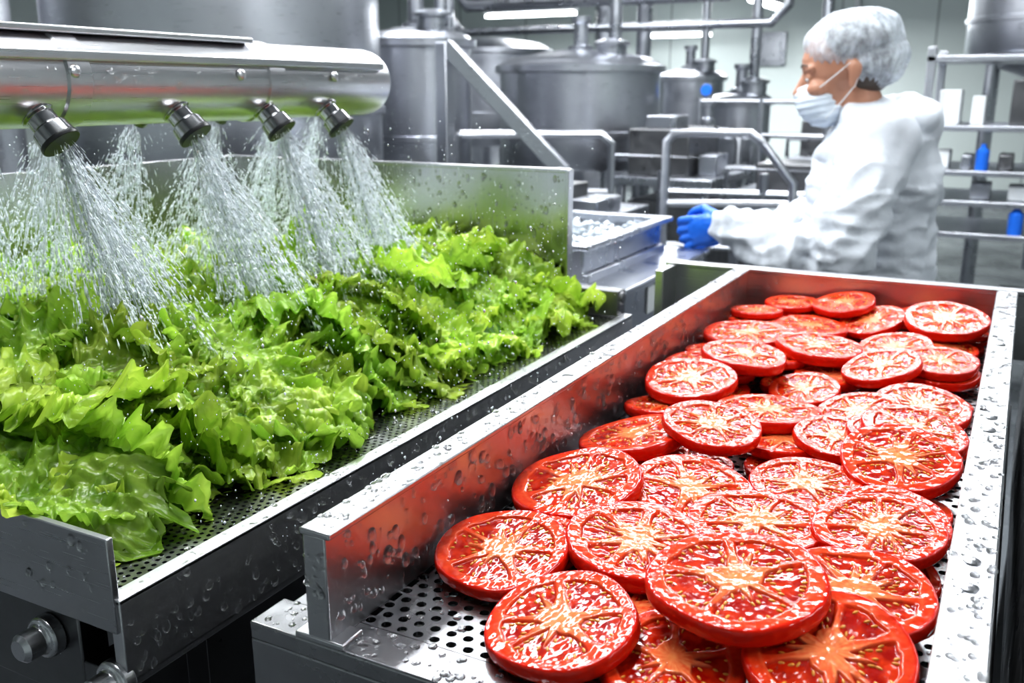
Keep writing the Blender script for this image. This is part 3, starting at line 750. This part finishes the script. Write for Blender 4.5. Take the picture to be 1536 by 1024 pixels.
def equipment():
    def bench(name,x0,x1,y0,y1,z,boxes,rail=True):
        mb=MB().box((x0,y0,z-0.04),(x1,y1,z)).box((x0+0.05,y0+0.05,0.35),(x1-0.05,y1-0.05,0.38))
        for x in (x0+0.02,x1-0.06):
            for y in (y0+0.02,y1-0.06): mb.box((x,y,0),(x+0.04,y+0.04,z-0.04))
        if rail:
            mb.tube([(x0,y0,z),(x0,y0,z+0.1),(x1,y0,z+0.1),(x1,y0,z)],0.012,8)
        for (a,b,c,d,e,f,mi) in boxes: mb.box((a,b,c),(d,e,f),mi)
        mb.obj(name,[M_bgsteel,M_dark,M_whitepl,M_bluepl],None,0.005)
    bench('packing_bench',-1.5,-1.15,2.5,3.2,1.03,[(-1.48,2.6,1.03,-1.3,3.0,1.12,1),(-1.28,2.8,1.03,-1.18,3.0,1.08,0),(-1.46,2.6,0.5,-1.2,3.1,0.9,1)])
    bench('sorting_bench',-1.1,-0.55,4.0,4.5,1.0,[(-1.0,4.1,1.0,-0.7,4.4,1.12,1),(-1.05,4.05,0.5,-0.6,4.4,0.85,1)])
    bench('slicing_machine_bench',-1.75,-1.25,4.3,5.0,1.02,[(-1.7,4.4,1.02,-1.4,4.9,1.24,1),(-1.65,4.5,1.24,-1.5,4.7,1.30,0),(-1.38,4.5,1.02,-1.29,4.7,1.12,0),(-1.7,4.4,0.5,-1.3,4.9,0.9,1)])
    bench('weighing_bench',-1.2,-0.5,5.6,6.1,1.05,[(-1.15,5.7,1.05,-0.95,5.9,1.25,1),(-0.9,5.7,1.05,-0.85,5.8,1.15,3),(-0.75,5.7,1.05,-0.6,5.9,1.17,0),(-1.1,5.7,0.5,-0.6,6.0,0.9,1)])
    bench('control_bench',-1.6,-1.0,8.6,9.2,1.1,[(-1.55,8.7,1.1,-1.35,8.9,1.4,1),(-1.3,8.7,1.1,-1.2,8.8,1.3,3),(-1.5,8.7,0.3,-1.1,9.1,1.0,1)])
    mb=MB()
    for z in (0.55,0.8,1.02):
        mb.tube([(-1.3,3.75,z),(-0.5,3.88,z)],0.014,8)
    for x,y in ((-1.3,3.75),(-0.9,3.815),(-0.5,3.88)): mb.tube([(x,y,0),(x,y,1.1)],0.018,8)
    mb.obj('pipe_frame',M_bgsteel)
    mb=MB()
    for z in (0.7,1.0,1.18,1.36):
        mb.tube([(-1.65,5.35,z),(-0.6,5.35,z)],0.014,8)
    for x in (-1.65,-1.3,-0.95,-0.6): mb.tube([(x,5.35,0),(x,5.35,1.38)],0.016,8)
    mb.obj('pipe_frame',M_tank)
equipment()

def rack():
    E=empty('storage_rack',(0.2,4.9,0))
    mb=MB()
    x0,x1,y0,y1=-0.42,1.0,4.6,5.2
    for z in (0.45,0.80,0.94,1.07,1.26,1.55):
        mb.box((x0,y0,z-0.012),(x1,y1,z+0.012))
    for x in (x0,0.25,x1-0.035):
        for y in (y0,y1-0.035): mb.box((x,y,0),(x+0.035,y+0.035,1.6))
    mb.obj('shelves',M_tank,E,0.003)
    mb=MB(); rs=random.Random(4)
    for z in (0.463,0.953,1.083,1.273):
        x=x0+0.06
        while x<x1-0.2:
            w=rs.uniform(0.04,0.12); h=rs.uniform(0.05,0.10)
            if z==1.273: h=rs.uniform(0.08,0.2)
            mb.box((x,y0+0.08,z),(x+w,y0+0.25,z+h),rs.choice([0,0,1,2,2]))
            x+=w+rs.uniform(0.04,0.14)
    mb.obj('stored_boxes',[M_dark,M_whitepl,M_bgsteel],E,0.006)
    for (x,z,s,mt) in ((-0.16,1.083,0.9,M_bluepl),(0.0,0.813,1.0,M_bluepl)):
        MB().lathe((x,y0+0.04,z),(0,0,1),[(0.028*s,0),(0.03*s,0.01),(0.03*s,0.09*s),(0.012*s,0.11*s),(0.012*s,0.125*s),(0,0.125*s)],16).obj('bottle',mt,E)
rack()

def wall_things():
    MB().box((-3.55,13.9,1.75),(-3.1,14.0,2.2)).box((-3.5,13.87,1.8),(-3.15,13.9,2.15)).obj('wall_electrical_box',M_bgsteel,None,0.01)
    for x in (-2.6,-2.2):
        MB().cyl((x,13.95,0),(x,13.95,3.6),0.04).cyl((x,13.95,1.4),(x,13.95,1.44),0.048).obj('wall_conduit',M_whitepl)
wall_things()

# ------------------------------------------------------------------ ceiling lights
def lamp(x,y,z,L,axis='X',power=60,area=True,size=0.25):
    E=empty('ceiling_lamp',(x,y,z))
    a=Vector((1,0,0)) if axis=='X' else Vector((0,1,0))
    c=Vector((x,y,z)); s=Vector((0,1,0)) if axis=='X' else Vector((1,0,0))
    mb=MB(); h=a*L/2+s*0.07
    mb.box(c-h+Vector((0,0,0.03)),c+h+Vector((0,0,0.08)),0)
    for k in (-0.4,0.4):
        q=c+a*L*k; mb.cyl(q+Vector((0,0,0.08)),(q.x,q.y,3.6),0.006,n=8)
    mb.obj('housing',M_whitepl,E,0.004)
    mb=MB()
    for k in (-0.035,0.035): mb.cyl(c-a*L*0.48+s*k,c+a*L*0.48+s*k,0.018,n=10)
    mb.obj('tubes',M_tube,E)
    if area:
        ld=bpy.data.lights.new('area','AREA'); ld.shape='RECTANGLE'; ld.size=L if axis=='X' else size; ld.size_y=size if axis=='X' else L
        ld.energy=power; ld.color=(0.94,0.975,1.0)
        lo=bpy.data.objects.new('light',ld); lo.location=(x,y,z-0.03); COL.objects.link(lo); setparent(lo,E)
lamp(-0.7,0.9,3.0,1.6,'Y',26,size=0.3)
lamp(-0.5,3.2,2.95,1.8,'X',58,size=0.2)
lamp(-1.6,1.9,3.0,1.4,'Y',56,size=0.2)
lamp(1.9,1.2,2.9,1.6,'Y',34,size=0.3)
lamp(-2.6,4.4,3.0,1.8,'X',75)
lamp(-0.6,5.2,3.0,1.8,'X',60)
lamp(-3.4,8.4,2.9,1.8,'X',150)
lamp(-5.8,11.4,2.35,1.3,'X',90)
lamp(-2.79,11.4,2.36,1.3,'Y',170)
lamp(-4.4,13.2,2.15,0.9,'X',30,area=False)
lamp(-4.0,0.9,3.0,1.6,'X',50)

# ------------------------------------------------------------------ worker
def remesh_obj(mb,name,mat,voxel,smooth_it,M,parent,disp=None):
    me=bpy.data.meshes.new(name+'_tmp'); me.from_pydata(mb.v,[],mb.f); me.update()
    ob=bpy.data.objects.new(name+'_tmp',me); COL.objects.link(ob)
    r=ob.modifiers.new('r','REMESH'); r.mode='VOXEL'; r.voxel_size=voxel
    s=ob.modifiers.new('s','SMOOTH'); s.iterations=smooth_it; s.factor=0.5
    bpy.context.view_layer.update()
    dg=bpy.context.evaluated_depsgraph_get(); ev=ob.evaluated_get(dg)
    m2=bpy.data.meshes.new_from_object(ev); m2.name=name
    bpy.data.objects.remove(ob)
    if disp:
        n=len(m2.vertices); co=[v.co.copy() for v in m2.vertices]; no=[v.normal.copy() for v in m2.vertices]
        for i in range(n): m2.vertices[i].co=co[i]+no[i]*disp(co[i],no[i])
    m2.transform(M)
    m2.polygons.foreach_set('use_smooth',[True]*len(m2.polygons))
    m2.materials.clear(); m2.materials.append(mat); m2.update()
    o2=bpy.data.objects.new(name,m2); COL.objects.link(o2); setparent(o2,parent); return o2
def chain(mb,pts,rad,step=0.35,n=16):
    for i in range(len(pts)-1):
        a=Vector(pts[i]);b=Vector(pts[i+1]); ra=Vector(rad[i]) ; rb=Vector(rad[i+1])
        L=(b-a).length; k=max(2,int(L/(min(ra)*step))+1)
        for j in range(k+1):
            t=j/k; c=a.lerp(b,t); r=ra.lerp(rb,t); mb.sphere(c,tuple(r),n)
def r3(r): return (r,r,r)
def worker():
    loc=Vector((-0.336,2.54,0)); E=empty('worker',loc)
    M=Matrix.Translation(loc)@Matrix.Rotation(math.radians(192),4,'Z')
    Mcov,nt,b=principled('coverall_white',(0.64,0.67,0.72),0.6)
    n=tex_noise(nt,22,5); bump(nt,b,n.outputs['Fac'],0.4,0.012)
    skin,nt,b=principled('skin',(0.46,0.23,0.15),0.45)
    Mnet,nt,b=principled('hairnet_white',(0.66,0.71,0.77),0.6,0.0)
    nn=tex_noise(nt,60,3); mr=maprange(nt,nn.outputs['Fac'],0.35,0.78); nt.links.new(mr.outputs['Result'],b.inputs['Alpha']); bump(nt,b,nn.outputs['Fac'],0.6,0.004)
    Mhair,_,_=principled('hair_dark',(0.06,0.042,0.032),0.5)
    Mmask,nt,b=principled('face_mask_white',(0.66,0.72,0.79),0.7); n=tex_noise(nt,40,2,(1,1,6)); bump(nt,b,n.outputs['Fac'],0.3,0.003)
    Mglove,nt,b=principled('nitrile_blue',(0.015,0.14,0.62),0.35); n=tex_noise(nt,60,3); bump(nt,b,n.outputs['Fac'],0.5,0.003)
    mb=MB()
    chain(mb,[(0.0,0,0.90),(0.0,0,1.02),(-0.01,0,1.16),(-0.012,0,1.26),(-0.01,0,1.325),(0.01,0,1.365)],
          [(0.175,0.19,0.10),(0.165,0.185,0.08),(0.158,0.195,0.08),(0.142,0.20,0.08),(0.105,0.160,0.05),(0.068,0.08,0.045)],0.5,24)
    for sy in (1,-1):
        chain(mb,[(-0.01,sy*0.09,0.86),(0.015,sy*0.105,0.48),(-0.01,sy*0.11,0.12)],[(0.115,0.10,0.10),(0.085,0.08,0.08),(0.075,0.07,0.06)],0.6)
    chain(mb,[(-0.01,0.165,1.300),(0.04,0.250,1.18),(0.07,0.290,1.070),(0.17,0.270,1.045),(0.27,0.222,1.082),(0.325,0.195,1.10)],
          [r3(0.078),(0.078,0.068,0.078),(0.076,0.066,0.070),(0.068,0.062,0.068),(0.054,0.052,0.054),r3(0.040)],0.4)
    chain(mb,[(-0.01,-0.165,1.300),(0.04,-0.215,1.19),(0.08,-0.215,1.08),(0.20,-0.15,1.05),(0.32,-0.07,1.06)],
          [r3(0.078),r3(0.070),r3(0.070),r3(0.058),r3(0.038)],0.4)
    chain(mb,[(-0.03,0.10,1.345),(-0.075,0.075,1.350),(-0.095,0,1.350),(-0.075,-0.075,1.350),(-0.03,-0.10,1.345)],
          [(0.045,0.04,0.035),(0.052,0.05,0.042),(0.055,0.055,0.048),(0.052,0.05,0.042),(0.045,0.04,0.035)],0.35)
    chain(mb,[(-0.10,0,1.335),(-0.115,0,1.27)],[(0.050,0.08,0.05),(0.032,0.05,0.04)],0.3)
    chain(mb,[(-0.06,0.05,1.375),(0.0,0.07,1.37),(0.055,0.055,1.355),(0.075,0.0,1.345),(0.055,-0.055,1.355),(0.0,-0.07,1.37),(-0.06,-0.05,1.375),(-0.075,0,1.38),(-0.06,0.05,1.375)],
          [(0.028,0.028,0.033)]*9,0.4)
    def disp(p,nn):
        x,y,z=p
        fore=min(max((x-0.06)/0.08,0),1)*(1 if z<1.25 else 0)
        a=noise.noise(Vector((x*5+2,y*6,z*9)));  b=noise.noise(Vector((x*24,y*9,z*9)))
        c=noise.noise(Vector(((x+z*0.7)*11,y*7,(z-x*0.5)*8+4)))
        rid=lambda v:1-2*abs(v)*1.6
        d=0.009*a+(1-fore)*(0.010*rid(c))+fore*0.011*rid(b)
        if y>0.12 and 1.0<z<1.2: d+=0.006*rid(noise.noise(Vector((x*14,y*6,z*30))))
        return d
    remesh_obj(mb,'coverall',Mcov,0.0075,4,M,E,disp)
    mb=MB()
    for sy in (1,-1):
        chain(mb,[(-0.02,sy*0.11,0.20),(-0.02,sy*0.11,0.07)],[(0.06,0.055,0.05),(0.06,0.05,0.07)],0.4)
        chain(mb,[(-0.03,sy*0.11,0.05),(0.15,sy*0.12,0.04)],[(0.05,0.048,0.05),(0.045,0.045,0.04)],0.3)
    remesh_obj(mb,'boots',M_whitepl,0.008,3,M,E)
    T=Matrix.Translation((0.078,0,1.458))@Matrix.Rotation(math.radians(12),4,'Y')@Matrix.Scale(1.04,4)
    MH=M@T
    mb=MB()
    chain(mb,[(-0.035,0,-0.14),(-0.015,0,-0.05)],[(0.055,0.055,0.05),(0.055,0.055,0.05)],0.4)
    mb.sphere((0,0,0.03),(0.096,0.077,0.088),24)
    chain(mb,[(0.03,0,0.0),(0.045,0,-0.07)],[(0.062,0.062,0.07),(0.045,0.045,0.035)],0.3)
    mb.sphere((0.078,0,-0.088),(0.018,0.022,0.016),12)
    chain(mb,[(0.088,0,0.015),(0.112,0,-0.022)],[(0.010,0.010,0.012),(0.014,0.015,0.011)],0.3,10)
    for sy in (1,-1):
        chain(mb,[(0.086,sy*0.018,0.028),(0.076,sy*0.048,0.028)],[(0.010,0.012,0.010),(0.009,0.012,0.009)],0.4,10)
        mb.sphere((0.066,sy*0.04,-0.02),(0.028,0.026,0.022),12)
        mb.sphere((0.079,sy*0.033,0.009),(0.012,0.015,0.011),12)
        chain(mb,[(-0.012,sy*0.078,0.022),(-0.018,sy*0.086,0.008),(-0.008,sy*0.080,-0.026)],[(0.014,0.007,0.013),(0.017,0.007,0.018),(0.009,0.006,0.010)],0.4,10)
    mb.tube([(0.096,-0.022,-0.052),(0.101,0,-0.053),(0.096,0.022,-0.052)],0.005,8)
    remesh_obj(mb,'head',skin,0.0035,4,MH,E)
    mb=MB()
    for sy in (1,-1): mb.sphere((0.0845,sy*0.033,0.005),(0.0075,0.010,0.0055),14)
    o=mb.obj('eyes',M_whitepl); o.data.transform(MH); setparent(o,E)
    mb=MB()
    for sy in (1,-1):
        mb.sphere((0.0895,sy*0.033,0.0045),(0.0035,0.0042,0.0042),10)
        mb.tube([(0.0965,sy*0.016,0.036),(0.094,sy*0.032,0.040),(0.082,sy*0.050,0.036)],[0.0018,0.0028,0.0012],8)
    o=mb.obj('brows_and_irises',Mhair); o.data.transform(MH); setparent(o,E)
    mb=MB(); mb.sphere((-0.018,0,0.050),(0.088,0.082,0.078),24); mb.sphere((-0.045,0,-0.005),(0.062,0.074,0.055),20)
    remesh_obj(mb,'hair',Mhair,0.005,3,MH,E)
    mb=MB(); mb.sphere((-0.026,0,0.070),(0.114,0.100,0.074),32); mb.sphere((-0.058,0,0.018),(0.084,0.092,0.066),28)
    def dn(p,nn):
        a=math.atan2(p.y,p.x+0.02)
        return 0.003*math.sin(a*34+6*noise.noise(p*20))*(1 if p.z<0.06 else 0.4)+0.007*noise.noise(p*22)
    remesh_obj(mb,'hairnet',Mnet,0.004,4,MH,E,dn)
    mb=MB()
    mb.sphere((0.066,0,-0.050),(0.056,0.060,0.054),28); mb.sphere((0.056,0,-0.072),(0.050,0.055,0.042),24)
    mb.sphere((0.100,0,-0.036),(0.024,0.024,0.034),20)
    def dm(p,nn): return 0.0015*math.sin(p.z*420)+0.002*noise.noise(p*40)
    remesh_obj(mb,'face_mask',Mmask,0.004,4,MH,E,dm)
    mb=MB()
    for sy in (1,-1):
        mb.tube([(0.07,sy*0.060,-0.022),(0.03,sy*0.0765,0.0),(-0.008,sy*0.086,0.022),(-0.03,sy*0.088,0.005)],0.0015,8)
        mb.tube([(0.06,sy*0.055,-0.09),(0.02,sy*0.07,-0.06),(-0.012,sy*0.083,-0.03),(-0.03,sy*0.088,0.005)],0.0015,8)
    o=mb.obj('mask_ear_loops',M_whitepl); o.data.transform(MH); setparent(o,E)
    def glove(name,W,d,side):
        TM=M@Matrix.Translation(W)@Matrix.Rotation(d,4,'Z')@Matrix.Rotation(math.radians(12),4,'Y')
        mb=MB(); s=side
        chain(mb,[(-0.05,0,0),(0.0,0,0)],[(0.03,0.034,0.036),(0.025,0.024,0.030)],0.3)
        chain(mb,[(0.01,0,0),(0.05,0,0.0),(0.078,0,0.0)],[(0.022,0.020,0.030),(0.024,0.018,0.040),(0.016,0.014,0.038)],0.35)
        for k,(z,L) in enumerate(((0.030,0.92),(0.010,1.0),(-0.010,0.94),(-0.029,0.76))):
            p=[(0.078,0,z),(0.078+0.038*L,-s*0.006,z*1.15-0.004),(0.078+0.052*L,-s*0.032,z*1.1-0.010),(0.078+0.044*L,-s*0.052,z*1.0-0.014)]
            chain(mb,p,[r3(0.0105),r3(0.0098),r3(0.009),r3(0.008)],0.35,12)
        chain(mb,[(0.022,-s*0.006,0.028),(0.055,-s*0.022,0.050),(0.085,-s*0.036,0.046),(0.102,-s*0.044,0.036)],[r3(0.015),r3(0.012),r3(0.0105),r3(0.009)],0.35,12)
        remesh_obj(mb,name,Mglove,0.0032,2,TM,E,lambda p,nn:0.001*noise.noise(p*90))
    glove('glove_left',(0.335,0.192,1.098),math.radians(-14),1)
    glove('glove_right',(0.335,-0.06,1.06),math.radians(18),-1)
worker()

# ------------------------------------------------------------------ world, camera
w=bpy.data.worlds.new('world'); scene.world=w; w.use_nodes=True
w.node_tree.nodes['Background'].inputs[0].default_value=(0.8,0.87,0.95,1); w.node_tree.nodes['Background'].inputs[1].default_value=0.3
cam=bpy.data.cameras.new('camera'); co=bpy.data.objects.new('camera',cam); COL.objects.link(co); scene.camera=co
cam.sensor_width=36; cam.lens=36*1422/1536; cam.clip_start=0.02; cam.clip_end=60
p=math.radians(14.85); yaw=math.radians(28)
F=Vector((-math.sin(yaw)*math.cos(p),math.cos(yaw)*math.cos(p),-math.sin(p)))
co.location=(0,0,CZ); co.rotation_euler=F.to_track_quat('-Z','Y').to_euler()
cam.dof.use_dof=True; cam.dof.focus_distance=0.85; cam.dof.aperture_fstop=8.0
